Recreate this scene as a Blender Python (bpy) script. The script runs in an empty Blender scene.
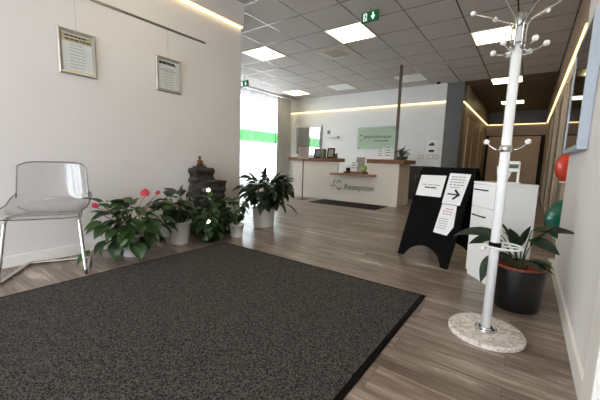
import bpy, bmesh, math, random
from mathutils import Vector, Matrix, noise
C = bpy.context.scene.collection
PI = math.pi
sc = bpy.context.scene

# ------------------------------------------------------------------ camera
f_px = 311.0
VD = Vector((529 - 300, 167 - 200, f_px)).normalized()      # direction along the corridor (+Y)
VL = -Vector((-130 - 300, 147 - 200, f_px)).normalized()    # direction across the room (+X)
VZ = VL.cross(VD)
if VZ.y > 0: VZ = -VZ
VZ.normalize()
Rw = Matrix((VL, VD, VZ))                                   # world = Rw @ (right, down, forward)
cr, cd, cf = Rw @ Vector((1, 0, 0)), Rw @ Vector((0, 1, 0)), Rw @ Vector((0, 0, 1))
cam = bpy.data.cameras.new('camera')
co = bpy.data.objects.new('camera', cam); C.objects.link(co)
M = Matrix((cr, -cd, -cf)).transposed().to_4x4(); M.translation = Vector((0, 0, .9))
co.matrix_world = M
cam.sensor_width = 36; cam.lens = f_px / 600 * 36; cam.clip_start = .02; cam.clip_end = 200
sc.camera = co

# ------------------------------------------------------------------ world and exposure
w = bpy.data.worlds.new('world'); sc.world = w; w.use_nodes = True
wb = w.node_tree.nodes['Background']
wb.inputs[0].default_value = (.87, .92, 1, 1); wb.inputs[1].default_value = 9.0
sc.view_settings.view_transform = 'Standard'; sc.view_settings.look = 'None'
sc.view_settings.gamma = 1; sc.view_settings.use_curve_mapping = False
sc.view_settings.exposure = 0.22
PANEL = 4.4      # ceiling panel strength
COVE = 2.2       # LED strip strength

# ------------------------------------------------------------------ materials
def new_mat(name):
    m = bpy.data.materials.new(name); m.use_nodes = True
    return m, m.node_tree.nodes, m.node_tree.links, m.node_tree.nodes['Principled BSDF']
def srgb(c):
    return tuple(((v / 255) / 12.92 if v / 255 < .04045 else ((v / 255 + .055) / 1.055) ** 2.4) for v in c) + (1,)
def mat(name, col, rough=.5, metal=0, var=.06, scale=8, bump=0, bscale=60, spec=.5, coords='Object'):
    m, n, l, b = new_mat(name)
    c = srgb(col)
    tc = n.new('ShaderNodeTexCoord'); nz = n.new('ShaderNodeTexNoise')
    nz.inputs['Scale'].default_value = scale; nz.inputs['Detail'].default_value = 4
    l.new(tc.outputs[coords], nz.inputs['Vector'])
    rp = n.new('ShaderNodeValToRGB')
    rp.color_ramp.elements[0].position = .3; rp.color_ramp.elements[1].position = .7
    rp.color_ramp.elements[0].color = tuple(v * (1 - var) for v in c[:3]) + (1,)
    rp.color_ramp.elements[1].color = tuple(min(1, v * (1 + var)) for v in c[:3]) + (1,)
    l.new(nz.outputs['Fac'], rp.inputs[0]); l.new(rp.outputs[0], b.inputs['Base Color'])
    b.inputs['Roughness'].default_value = rough; b.inputs['Metallic'].default_value = metal
    b.inputs['Specular IOR Level'].default_value = spec
    if bump:
        n2 = n.new('ShaderNodeTexNoise'); n2.inputs['Scale'].default_value = bscale; n2.inputs['Detail'].default_value = 3
        l.new(tc.outputs[coords], n2.inputs['Vector'])
        bp = n.new('ShaderNodeBump'); bp.inputs['Strength'].default_value = bump; bp.inputs['Distance'].default_value = .01
        l.new(n2.outputs['Fac'], bp.inputs['Height']); l.new(bp.outputs[0], b.inputs['Normal'])
    return m
def emis(name, col, s):
    m, n, l, b = new_mat(name)
    b.inputs['Base Color'].default_value = srgb(col)
    b.inputs['Emission Color'].default_value = srgb(col); b.inputs['Emission Strength'].default_value = s
    return m

m_wall = mat('white_paint', (228, 223, 221), .75, var=.015, bump=.12, bscale=90, scale=3)
m_wallback = mat('back_wall_paint', (226, 225, 222), .7, var=.01)
m_trimwhite = mat('white_trim', (236, 233, 228), .35, var=.01)
m_grey = mat('grey_column_paint', (100, 101, 100), .7, var=.02)
m_taupe = mat('taupe_wall', (148, 126, 106), .4, var=.06, scale=5)
m_corrwall = mat('beige_corridor_wall', (196, 182, 168), .5, var=.03)
m_taupe_d = mat('dark_taupe', (74, 62, 52), .35, var=.06, scale=5)
m_doorpale = mat('pale_door_frame', (190, 172, 150), .45, var=.04)
m_doorgrey = mat('grey_brown_door', (120, 106, 94), .45, var=.05)
m_black = mat('black_plastic', (5, 5, 6), .7, var=.1, spec=.12)
m_blackmetal = mat('black_metal', (24, 24, 25), .4, metal=.4)
m_white = mat('white_lacquer', (236, 236, 234), .3, var=.01)
m_whitemetal = mat('white_enamel', (236, 236, 236), .25, var=.01)
m_knob = mat('white_ball', (238, 234, 228), .3, var=.02)
m_chrome = mat('chrome', (205, 205, 205), .12, metal=1, var=.02)
m_steel = mat('brushed_steel', (150, 148, 145), .35, metal=1, var=.05)
m_counter = mat('beige_counter_panel', (218, 208, 196), .5, var=.03, scale=2)
m_oak = mat('oak_top', (122, 78, 46), .5, var=.25, scale=6)
m_oaklight = mat('oak_ledge', (152, 110, 78), .45, var=.12, scale=6)
m_paper = mat('paper', (236, 236, 236), .8, var=.01)
m_paperbeige = mat('beige_paper', (170, 155, 145), .8, var=.03)
m_ink = mat('ink', (40, 40, 42), .8, var=.02)
m_inkgrey = mat('grey_ink', (120, 120, 122), .8, var=.02)
m_inkred = mat('red_ink', (170, 40, 50), .8, var=.02)
m_pot = mat('white_pot', (225, 222, 218), .35, var=.02)
m_potblack = mat('black_pot', (13, 14, 16), .35, var=.05)
m_terra = mat('terracotta', (132, 62, 44), .6, var=.1)
m_soil = mat('soil', (45, 34, 26), .95, var=.4, scale=60, bump=.6, bscale=80)
m_pink = mat('pink_spathe', (226, 82, 98), .3, var=.08)
m_palepink = mat('pale_bloom', (225, 190, 170), .5, var=.05)
m_rock = mat('dark_slate', (48, 44, 42), .55, var=.5, scale=14, bump=.8, bscale=30)
m_gold = mat('aged_gold', (118, 86, 44), .35, metal=.7, var=.2, scale=40)
m_red = mat('red_rubber', (214, 58, 28), .22, var=.03)
m_greenball = mat('green_rubber', (12, 112, 92), .2, var=.04)
m_greenlogo = mat('green_lettering', (70, 104, 50), .5, var=.05)
m_exit = emis('exit_green', (10, 84, 48), .25)
m_exitw = emis('exit_white', (220, 240, 225), .6)
m_apple = mat('green_apple', (150, 180, 90), .3, var=.12)
m_curtgrey = mat('grey_curtain', (196, 194, 194), .9, var=.05)
m_darkgrey = mat('dark_grey_cabinet', (70, 68, 66), .5, var=.05)
m_frame = mat('silver_frame', (176, 170, 160), .4, metal=.55, var=.06)
m_bluegrey = mat('blue_grey_edge', (176, 186, 198), .4, var=.03)
m_panel = emis('ceiling_panel_light', (255, 243, 190), PANEL)
m_paneloff = mat('unlit_diffuser', (240, 240, 236), .5, var=0)
m_cove = emis('warm_led_strip', (255, 224, 160), COVE)
m_lamp = emis('fountain_lamp', (255, 250, 240), 9)

def leaf_mat(name, a, b_, rough=.35):
    m, n, l, b = new_mat(name)
    tc = n.new('ShaderNodeTexCoord'); nz = n.new('ShaderNodeTexNoise'); nz.inputs['Scale'].default_value = 9
    l.new(tc.outputs['Object'], nz.inputs['Vector'])
    rp = n.new('ShaderNodeValToRGB'); rp.color_ramp.elements[0].position = .35; rp.color_ramp.elements[1].position = .68
    rp.color_ramp.elements[0].color = srgb(a); rp.color_ramp.elements[1].color = srgb(b_)
    l.new(nz.outputs['Fac'], rp.inputs[0]); l.new(rp.outputs[0], b.inputs['Base Color'])
    b.inputs['Roughness'].default_value = rough
    return m
m_leaf1 = leaf_mat('anthurium_leaf', (28, 54, 24), (54, 86, 40))
m_leaf2 = leaf_mat('dark_leaf', (16, 32, 17), (34, 54, 27), .45)
m_leaf3 = leaf_mat('peace_lily_leaf', (14, 30, 17), (34, 56, 32), .5)
m_leaf4 = leaf_mat('vine_leaf', (26, 50, 22), (54, 84, 40))
m_stem = mat('green_stem', (58, 80, 40), .5, var=.1)
m_stemred = mat('pink_stem', (150, 90, 80), .5, var=.1)

# floor planks run across the room (along X)
def floor_mat():
    m, n, l, b = new_mat('wood_look_planks')
    tc = n.new('ShaderNodeTexCoord')
    mp = n.new('ShaderNodeMapping'); l.new(tc.outputs['Object'], mp.inputs[0])
    br = n.new('ShaderNodeTexBrick'); l.new(mp.outputs[0], br.inputs['Vector'])
    br.inputs['Scale'].default_value = 1; br.inputs['Brick Width'].default_value = 1.22; br.inputs['Row Height'].default_value = .18
    br.inputs['Mortar Size'].default_value = .0015; br.offset = .37; br.offset_frequency = 2
    br.inputs['Color1'].default_value = (0, 0, 0, 1); br.inputs['Color2'].default_value = (1, 1, 1, 1); br.inputs['Mortar'].default_value = (.5, .5, .5, 1)
    mp2 = n.new('ShaderNodeMapping'); mp2.inputs['Scale'].default_value = (1.3, 11, 1); l.new(tc.outputs['Object'], mp2.inputs[0])
    # shift the grain per plank
    add = n.new('ShaderNodeVectorMath'); add.operation = 'MULTIPLY_ADD'
    add.inputs[1].default_value = (7, 3, 5); l.new(br.outputs['Color'], add.inputs[0]); l.new(mp2.outputs[0], add.inputs[2])
    nz = n.new('ShaderNodeTexNoise'); nz.inputs['Scale'].default_value = 1; nz.inputs['Detail'].default_value = 7; nz.inputs['Roughness'].default_value = .68; nz.inputs['Distortion'].default_value = .6
    l.new(add.outputs[0], nz.inputs['Vector'])
    rp = n.new('ShaderNodeValToRGB'); e = rp.color_ramp.elements
    e[0].position = .26; e[0].color = srgb((86, 69, 58)); e[1].position = .72; e[1].color = srgb((226, 211, 196))
    k = e.new(.46); k.color = srgb((118, 102, 92)); k = e.new(.6); k.color = srgb((154, 138, 127))
    l.new(nz.outputs['Fac'], rp.inputs[0])
    # fine streaks
    mp3 = n.new('ShaderNodeMapping'); mp3.inputs['Scale'].default_value = (3.5, 60, 1); l.new(tc.outputs['Object'], mp3.inputs[0])
    n3 = n.new('ShaderNodeTexNoise'); n3.inputs['Scale'].default_value = 1; n3.inputs['Detail'].default_value = 3; l.new(mp3.outputs[0], n3.inputs['Vector'])
    mx = n.new('ShaderNodeMix'); mx.data_type = 'RGBA'; mx.blend_type = 'OVERLAY'; mx.inputs[0].default_value = .75
    l.new(rp.outputs[0], mx.inputs[6]); l.new(n3.outputs['Fac'], mx.inputs[7])
    # tone per plank
    mt = n.new('ShaderNodeMath'); mt.operation = 'MULTIPLY_ADD'; mt.inputs[1].default_value = .28; mt.inputs[2].default_value = .86
    l.new(br.outputs['Color'], mt.inputs[0])
    mm = n.new('ShaderNodeVectorMath'); mm.operation = 'SCALE'; l.new(mx.outputs[2], mm.inputs[0]); l.new(mt.outputs[0], mm.inputs['Scale'])
    # seams
    mx2 = n.new('ShaderNodeMix'); mx2.data_type = 'RGBA'; mx2.inputs[7].default_value = srgb((60, 50, 42))
    sf = n.new('ShaderNodeMath'); sf.operation = 'MULTIPLY'; sf.inputs[1].default_value = .6; l.new(br.outputs['Fac'], sf.inputs[0])
    l.new(sf.outputs[0], mx2.inputs[0]); l.new(mm.outputs[0], mx2.inputs[6])
    l.new(mx2.outputs[2], b.inputs['Base Color'])
    b.inputs['Roughness'].default_value = .3; b.inputs['Specular IOR Level'].default_value = .5
    bp = n.new('ShaderNodeBump'); bp.inputs['Strength'].default_value = .12; bp.inputs['Distance'].default_value = .004
    l.new(n3.outputs['Fac'], bp.inputs['Height']); l.new(bp.outputs[0], b.inputs['Normal'])
    return m
m_floor = floor_mat()

def rug_mat(name, a, b_, sc_=170):
    m, n, l, b = new_mat(name)
    tc = n.new('ShaderNodeTexCoord')
    nz = n.new('ShaderNodeTexNoise'); nz.inputs['Scale'].default_value = sc_; nz.inputs['Detail'].default_value = 2
    l.new(tc.outputs['Object'], nz.inputs['Vector'])
    rp = n.new('ShaderNodeValToRGB'); rp.color_ramp.elements[0].position = .36; rp.color_ramp.elements[1].position = .7
    rp.color_ramp.elements[0].color = srgb(a); rp.color_ramp.elements[1].color = srgb(b_)
    l.new(nz.outputs['Fac'], rp.inputs[0]); l.new(rp.outputs[0], b.inputs['Base Color'])
    b.inputs['Roughness'].default_value = .95; b.inputs['Specular IOR Level'].default_value = .15
    bp = n.new('ShaderNodeBump'); bp.inputs['Strength'].default_value = .5; bp.inputs['Distance'].default_value = .006
    l.new(nz.outputs['Fac'], bp.inputs['Height']); l.new(bp.outputs[0], b.inputs['Normal'])
    return m
m_rug = rug_mat('charcoal_ribbed_pile', (23, 21, 20), (98, 93, 90), 138)
m_mat2 = rug_mat('dark_mat_pile', (36, 32, 30), (60, 54, 50))

def ceiling_mat(name, tile, line, rough_line=.3):
    m, n, l, b = new_mat(name)
    tc = n.new('ShaderNodeTexCoord')
    mp = n.new('ShaderNodeMapping'); mp.inputs['Location'].default_value = (.3, 0, 0)
    l.new(tc.outputs['Object'], mp.inputs[0])
    br = n.new('ShaderNodeTexBrick'); br.offset = 0; br.inputs['Scale'].default_value = 1
    br.inputs['Brick Width'].default_value = .6; br.inputs['Row Height'].default_value = .6; br.inputs['Mortar Size'].default_value = .009
    br.inputs['Color1'].default_value = srgb(tile); br.inputs['Color2'].default_value = srgb(tuple(v * .985 for v in tile)); br.inputs['Mortar'].default_value = srgb(line)
    l.new(mp.outputs[0], br.inputs['Vector'])
    nz = n.new('ShaderNodeTexNoise'); nz.inputs['Scale'].default_value = 60; nz.inputs['Detail'].default_value = 4; l.new(tc.outputs['Object'], nz.inputs['Vector'])
    mx = n.new('ShaderNodeMix'); mx.data_type = 'RGBA'; mx.blend_type = 'OVERLAY'; mx.inputs[0].default_value = .12
    l.new(br.outputs['Color'], mx.inputs[6]); l.new(nz.outputs['Fac'], mx.inputs[7]); l.new(mx.outputs[2], b.inputs['Base Color'])
    mr = n.new('ShaderNodeMapRange'); mr.inputs[3].default_value = .8; mr.inputs[4].default_value = rough_line
    l.new(br.outputs['Fac'], mr.inputs[0]); l.new(mr.outputs[0], b.inputs['Roughness'])
    mq = n.new('ShaderNodeMath'); mq.operation = 'MULTIPLY'; mq.inputs[1].default_value = .6; l.new(br.outputs['Fac'], mq.inputs[0]); l.new(mq.outputs[0], b.inputs['Metallic'])
    return m
m_ceil = ceiling_mat('ceiling_tiles', (190, 182, 176), (104, 98, 94), .2)
m_ceilbrown = ceiling_mat('corridor_ceiling_tiles', (112, 100, 90), (62, 56, 50))

def marble_mat():
    m, n, l, b = new_mat('pale_marble')
    tc = n.new('ShaderNodeTexCoord'); nz = n.new('ShaderNodeTexNoise'); nz.inputs['Scale'].default_value = 32; nz.inputs['Detail'].default_value = 8; nz.inputs['Distortion'].default_value = 1.6
    l.new(tc.outputs['Object'], nz.inputs['Vector'])
    rp = n.new('ShaderNodeValToRGB'); e = rp.color_ramp.elements; e[0].position = .38; e[0].color = srgb((188, 172, 164)); e[1].position = .6; e[1].color = srgb((228, 222, 217))
    l.new(nz.outputs['Fac'], rp.inputs[0]); l.new(rp.outputs[0], b.inputs['Base Color']); b.inputs['Roughness'].default_value = .25
    return m
m_marble = marble_mat()

def clear_mat(name, tint, gloss=1.0, base=.02, rough=.03):
    """thin clear pane: transparent with a fresnel reflection"""
    m = bpy.data.materials.new(name); m.use_nodes = True; n, l = m.node_tree.nodes, m.node_tree.links
    n.clear(); out = n.new('ShaderNodeOutputMaterial')
    tr = n.new('ShaderNodeBsdfTransparent'); tr.inputs[0].default_value = tint
    gl = n.new('ShaderNodeBsdfGlossy'); gl.inputs['Roughness'].default_value = rough
    lw = n.new('ShaderNodeLayerWeight'); lw.inputs[0].default_value = .5
    fr = n.new('ShaderNodeMath'); fr.operation = 'POWER'; fr.inputs[1].default_value = 5; l.new(lw.outputs['Facing'], fr.inputs[0])
    mm = n.new('ShaderNodeMath'); mm.operation = 'MULTIPLY_ADD'; mm.use_clamp = True; mm.inputs[1].default_value = gloss * .7; mm.inputs[2].default_value = base + .02
    mx = n.new('ShaderNodeMixShader'); l.new(fr.outputs[0], mm.inputs[0]); l.new(mm.outputs[0], mx.inputs[0]); l.new(tr.outputs[0], mx.inputs[1]); l.new(gl.outputs[0], mx.inputs[2])
    l.new(mx.outputs[0], out.inputs[0]); return m
m_glass = clear_mat('window_glass', (.97, .98, .98, 1))
m_acrylic = clear_mat('clear_acrylic', (.93, .935, .94, 1), 1.4, .03)
m_acrylic_edge = clear_mat('clear_acrylic_edge', (.5, .51, .53, 1), 1.0, .1, .1)
m_glasssign = clear_mat('green_tinted_glass', (.95, .985, .95, 1), .8, .03)
m_film = mat('green_window_film', (20, 150, 60), .5)
def film_mat():
    m = bpy.data.materials.new('green_film'); m.use_nodes = True; n, l = m.node_tree.nodes, m.node_tree.links
    n.clear(); out = n.new('ShaderNodeOutputMaterial'); tr = n.new('ShaderNodeBsdfTransparent'); tr.inputs[0].default_value = (.02, .42, .08, 1); l.new(tr.outputs[0], out.inputs[0]); return m
m_film = film_mat()
def sheer_mat():
    m = bpy.data.materials.new('sheer_white_fabric'); m.use_nodes = True; n, l = m.node_tree.nodes, m.node_tree.links
    n.clear(); out = n.new('ShaderNodeOutputMaterial')
    tr = n.new('ShaderNodeBsdfTransparent'); tl = n.new('ShaderNodeBsdfTranslucent'); df = n.new('ShaderNodeBsdfDiffuse')
    tl.inputs[0].default_value = (.3, .31, .32, 1); df.inputs[0].default_value = (.85, .85, .86, 1)
    a = n.new('ShaderNodeMixShader'); a.inputs[0].default_value = .4; l.new(tl.outputs[0], a.inputs[1]); l.new(df.outputs[0], a.inputs[2])
    c = n.new('ShaderNodeMixShader'); c.inputs[0].default_value = .5; l.new(tr.outputs[0], c.inputs[1]); l.new(a.outputs[0], c.inputs[2])
    l.new(c.outputs[0], out.inputs[0]); return m
m_sheer = sheer_mat()
m_mirror = mat('mirror_glass', (225, 228, 228), .02, metal=1, var=0)
m_picglass = mat('dark_glazed_print', (34, 32, 31), .05, var=.2, scale=4, spec=1.0)

# ------------------------------------------------------------------ mesh helpers
class MB:
    def __init__(s): s.bm = bmesh.new(); s.mats = []
    def mi(s, m):
        if m is None: return 0
        if m not in s.mats: s.mats.append(m)
        return s.mats.index(m)
    def _set(s, faces, m, smooth):
        i = s.mi(m)
        for f in faces: f.material_index = i; f.smooth = smooth
    def box(s, a, b, m=None, bev=0, mt=None):
        x0, x1 = sorted((a[0], b[0])); y0, y1 = sorted((a[1], b[1])); z0, z1 = sorted((a[2], b[2]))
        t = bmesh.new()
        vs = [t.verts.new(p) for p in ((x0,y0,z0),(x1,y0,z0),(x1,y1,z0),(x0,y1,z0),(x0,y0,z1),(x1,y0,z1),(x1,y1,z1),(x0,y1,z1))]
        for q in ((3,2,1,0),(4,5,6,7),(0,1,5,4),(1,2,6,5),(2,3,7,6),(3,0,4,7)): t.faces.new([vs[i] for i in q])
        if bev: bmesh.ops.bevel(t, geom=list(t.edges), offset=bev, segments=2, affect='EDGES', profile=.5)
        return s.merge(t, m, mt, smooth=False)
    def merge(s, t, m, mt=None, smooth=False):
        if mt: bmesh.ops.transform(t, matrix=mt, verts=t.verts)
        mp = {v: s.bm.verts.new(v.co) for v in t.verts}; fs = []
        for f in t.faces:
            try: fs.append(s.bm.faces.new([mp[v] for v in f.verts]))
            except ValueError: pass
        s._set(fs, m, smooth); t.free(); return fs
    def rings(s, rings, m=None, smooth=True, close=True, caps=True):
        vr = [[s.bm.verts.new(p) for p in r] for r in rings]; fs = []
        n = len(vr[0])
        for a, b in zip(vr, vr[1:]):
            for i in range(n if close else n - 1):
                j = (i + 1) % n; fs.append(s.bm.faces.new((a[i], a[j], b[j], b[i])))
        s._set(fs, m, smooth)
        if caps and close:
            c = [s.bm.faces.new(list(reversed(vr[0]))), s.bm.faces.new(vr[-1])]; s._set(c, m, False)
        return fs
    def tube(s, pts, r, m=None, n=10, caps=True):
        pts = [Vector(p) for p in pts]; rs = r if isinstance(r, (list, tuple)) else [r] * len(pts)
        t0 = (pts[1] - pts[0]).normalized(); up = Vector((0, 0, 1)) if abs(t0.z) < .9 else Vector((1, 0, 0))
        nrm = (up - t0 * up.dot(t0)).normalized(); out = []
        for i, p in enumerate(pts):
            if i == 0: t = pts[1] - p
            elif i == len(pts) - 1: t = p - pts[i - 1]
            else: t = (pts[i + 1] - p).normalized() + (p - pts[i - 1]).normalized()
            t.normalize(); nrm = (nrm - t * nrm.dot(t)).normalized(); bn = t.cross(nrm)
            out.append([p + (nrm * math.cos(2 * PI * k / n) + bn * math.sin(2 * PI * k / n)) * rs[i] for k in range(n)])
        s.rings(out, m, True, True, caps)
    def lathe(s, prof, c=(0, 0, 0), m=None, n=32, smooth=True, caps=True):
        s.rings([[Vector((c[0] + r * math.cos(2 * PI * k / n), c[1] + r * math.sin(2 * PI * k / n), c[2] + z)) for k in range(n)] for r, z in prof], m, smooth, True, caps)
    def sphere(s, c, r, m=None, n=16, sc_=(1, 1, 1)):
        t = bmesh.new(); bmesh.ops.create_uvsphere(t, u_segments=n, v_segments=max(6, n // 2 + 2), radius=r)
        s.merge(t, m, Matrix.Translation(c) @ Matrix.Diagonal((*sc_, 1)), True)
    def torus(s, c, R, r, m=None, n=32, k=8):
        rr = [[Vector((c[0] + (R + r * math.cos(2 * PI * j / k)) * math.cos(2 * PI * i / n), c[1] + (R + r * math.cos(2 * PI * j / k)) * math.sin(2 * PI * i / n), c[2] + r * math.sin(2 * PI * j / k))) for j in range(k)] for i in range(n)]
        rr.append(rr[0]); vr = [[s.bm.verts.new(p) for p in q] for q in rr[:-1]]; fs = []
        for i in range(n):
            a, b = vr[i], vr[(i + 1) % n]
            for j in range(k): fs.append(s.bm.faces.new((a[j], a[(j + 1) % k], b[(j + 1) % k], b[j])))
        s._set(fs, m, True)
    def poly(s, pts, m=None, smooth=False):
        f = s.bm.faces.new([s.bm.verts.new(p) for p in pts]); s._set([f], m, smooth); return f
    def prism(s, outline, d, m=None):
        """outline: list of 3D points (planar), d: extrusion vector"""
        d = Vector(d); a = [s.bm.verts.new(p) for p in outline]; b = [s.bm.verts.new(Vector(p) + d) for p in outline]
        n = len(a); fs = [s.bm.faces.new(list(reversed(a))), s.bm.faces.new(b)]
        for i in range(n): fs.append(s.bm.faces.new((a[i], a[(i + 1) % n], b[(i + 1) % n], b[i])))
        s._set(fs, m, False)
    def build(s, name, m, parent=None, origin=None):
        if not s.mats: s.mats = [m]
        me = bpy.data.meshes.new(name)
        bmesh.ops.recalc_face_normals(s.bm, faces=s.bm.faces) if not getattr(s, 'keep', False) else None
        base = Vector(origin) if origin is not None else None
        if parent is not None and origin is None: pass
        if base is not None:
            for v in s.bm.verts: v.co -= base
        s.bm.to_mesh(me); s.bm.free()
        for x in s.mats: me.materials.append(x)
        o = bpy.data.objects.new(name, me); C.objects.link(o)
        if parent: o.parent = parent
        if base is not None: o.location = base
        return o
def tag(o, label=None, cat=None, group=None, kind=None):
    if label: o['label'] = label
    if cat: o['category'] = cat
    if group: o['group'] = group
    if kind: o['kind'] = kind
    return o
def thing(name, label, cat, loc=(0, 0, 0), rz=0, group=None):
    o = bpy.data.objects.new(name, None); C.objects.link(o); o.empty_display_size = .1
    o.location = loc; o.rotation_euler = (0, 0, rz); return tag(o, label, cat, group)
def struct(o): o['kind'] = 'structure'; return o
def sbox(name, a, b, m, bev=0):
    q = MB(); q.box(a, b, m, bev); return struct(q.build(name, m, origin=None))
def text_mesh(txt, size, mt, m, name, parent, extrude=.0008, align='LEFT'):
    cu = bpy.data.curves.new('t', 'FONT'); cu.body = txt; cu.size = size; cu.extrude = extrude; cu.align_x = align
    to = bpy.data.objects.new('t', cu); C.objects.link(to)
    dg = bpy.context.evaluated_depsgraph_get(); me = bpy.data.meshes.new_from_object(to.evaluated_get(dg))
    bpy.data.objects.remove(to); me.transform(mt); me.materials.clear(); me.materials.append(m)
    me.name = name; o = bpy.data.objects.new(name, me); C.objects.link(o); o.parent = parent; return o
def frame_axes(origin, right, up):
    r = Vector(right).normalized(); u = Vector(up); u = (u - r * u.dot(r)).normalized(); n = r.cross(u)
    M = Matrix((r, u, n)).transposed().to_4x4(); M.translation = Vector(origin); return M
def line_block(q, mt, x0, x1, ys, th, m, rnd, lift=.0006):
    """rows of unreadably small print as broken bars on a sheet (local x right, y up, z out)"""
    for y in ys:
        x = x0 + rnd.random() * .02 * (x1 - x0); e = x1 - rnd.random() * .18 * (x1 - x0)
        while x < e:
            wd = min(e - x, (x1 - x0) * rnd.uniform(.08, .2))
            q.poly([mt @ Vector(p) for p in ((x, y, lift), (x + wd, y, lift), (x + wd, y + th, lift), (x, y + th, lift))], m)
            x += wd + (x1 - x0) * .025

HC = 2.85
# ------------------------------------------------------------------ setting
sbox('floor', (-6.85, -3.2, -.1), (1.2, 14, 0), m_floor)
q = MB(); q.box((-6.85, -3.2, HC), (1.2, 8.4, HC + .1), m_ceil); struct(q.build('ceiling', m_ceil))
q = MB(); q.box((-1.41, 8.4, HC - .002), (.7, 13.8, HC + .1), m_ceilbrown); o = struct(q.build('ceiling', m_ceilbrown)); o.name = 'ceiling_corridor'
sbox('wall_left', (-3.5, -3.2, 0), (-3.2, 2.98, HC), m_wall)
sbox('wall_left_end', (-6.85, 2.7, 0), (-3.5, 2.98, HC), m_wall)
sbox('trim_1', (-3.2, -3.0, 2.58), (-3.14, 2.98, HC), m_wall)                 # upper band above the light slot
q = MB(); q.box((-3.2, -3.0, 2.562), (-3.16, 2.97, 2.576), m_cove); tag(q.build('light_strip', m_cove), 'warm light strip glowing under the upper band of the left white wall', 'light strip')
sbox('baseboard_left', (-3.2, -3.0, 0), (-3.185, 2.98, .09), m_trimwhite, .003)
# window wall at X=-6.2
sbox('wall_window', (-6.85, 2.98, 0), (-6.55, 4.2, HC), m_wall)
sbox('wall_window_far', (-6.85, 7.9, 0), (-6.55, 8.4, HC), m_wall)
sbox('wall_window_sill', (-6.85, 4.2, 0), (-6.55, 7.9, .12), m_wall)
sbox('wall_window_head', (-6.85, 4.2, 2.74), (-6.55, 7.9, HC), m_wall)
wn = bpy.data.objects.new('window_1', None); C.objects.link(wn); wn.location = (-6.70, 6.05, .12); wn['kind'] = 'structure'
def rel(o, p):
    return [v - b for v, b in zip(p, o.location)]
q = MB()
for y0, y1, z0, z1 in ((4.2, 7.9, .12, .18), (4.2, 7.9, 2.68, 2.74), (4.2, 4.26, .18, 2.68), (7.84, 7.9, .18, 2.68), (5.4, 5.46, .18, 2.68), (6.62, 6.68, .18, 2.68)):
    q.box(rel(wn, (-6.73, y0, z0)), rel(wn, (-6.67, y1, z1)), m_trimwhite)
q.build('window_frame', m_trimwhite, wn)
q = MB(); q.box(rel(wn, (-6.705, 4.26, .18)), rel(wn, (-6.699, 7.84, 2.68)), m_glass); q.build('pane', m_glass, wn)
q = MB(); q.box(rel(wn, (-6.697, 4.26, 1.40)), rel(wn, (-6.695, 7.84, 1.74)), m_film); tag(q.build('film_stripe', m_film, wn), 'green stripe of window film')
# back wall
sbox('wall_back', (-6.85, 8.4, 0), (-1.78, 8.6, HC), m_wallback)
sbox('trim_2', (-6.55, 8.34, 2.43), (-1.78, 8.4, HC), m_wallback)
q = MB(); q.box((-6.54, 8.352, 2.408), (-1.78, 8.4, 2.425), m_cove); tag(q.build('light_strip', m_cove), 'warm light strip along the back wall above the reception', 'light strip')
sbox('wall_column', (-1.78, 8.36, 0), (-1.41, 8.8, HC), m_grey)
# corridor
sbox('wall_corridor_left', (-1.6, 8.8, 0), (-1.41, 13.6, 2.4), m_taupe)
sbox('wall_corridor_left_upper', (-1.6, 8.8, 2.4), (-1.37, 13.6, HC), m_taupe)
q = MB(); q.box((-1.408, 8.4, 2.38), (-1.38, 13.56, 2.398), m_cove); tag(q.build('light_strip', m_cove), 'warm light strip along the left corridor wall', 'light strip')
sbox('wall_corridor_end', (-1.6, 13.6, 0), (.7, 13.8, 2.4), m_taupe)
sbox('wall_corridor_end_upper', (-1.6, 13.56, 2.4), (.7, 13.8, HC), m_taupe_d)
q = MB(); q.box((-1.36, 13.562, 2.375), (.31, 13.598, 2.398), m_cove); tag(q.build('light_strip', m_cove), 'warm light strip across the far end of the corridor', 'light strip')
sbox('wall_corridor_right', (.36, 4.4, 0), (.7, 13.6, 2.4), m_corrwall)
sbox('wall_corridor_right_upper', (.32, 3.4, 2.4), (.7, 13.6, HC), m_taupe)
q = MB(); q.box((.33, 4.5, 2.38), (.358, 13.5, 2.398), m_cove); tag(q.build('light_strip', m_cove), 'warm light strip along the right corridor wall', 'light strip')
sbox('wall_niche', (.78, 3.42, 0), (.95, 4.5, 2.4), m_wall)
sbox('baseboard_corridor', (.345, 4.4, 0), (.36, 13.5, .09), m_trimwhite)
# near right wall
sbox('wall_right', (.26, -3.0, 0), (.95, 3.42, HC), m_wall)
sbox('baseboard_right', (.243, 1.48, 0), (.26, 3.43, .1), m_trimwhite, .004)
sbox('trim_3', (.235, 1.30, 0), (.26, 1.46, 2.2), m_trimwhite, .004)
# front wall behind the camera: shop front with glass
sbox('wall_front', (-3.5, -3.2, 2.5), (.95, -3.0, HC), m_wall)
sbox('wall_front_low', (-3.2, -3.2, 0), (.26, -3.0, .15), m_wall)
wf = bpy.data.objects.new('window_2', None); C.objects.link(wf); wf.location = (-1.47, -3.1, .15); wf['kind'] = 'structure'
q = MB()
for x in (-3.2, -2.1, -1.0, .18):
    q.box(rel(wf, (x, -3.15, .15)), rel(wf, (x + .08, -3.05, 2.5)), m_blackmetal)
q.build('window_frame', m_blackmetal, wf)
q = MB(); q.box(rel(wf, (-3.2, -3.103, .15)), rel(wf, (.26, -3.097, 2.5)), m_glass); q.build('pane', m_glass, wf)

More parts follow.
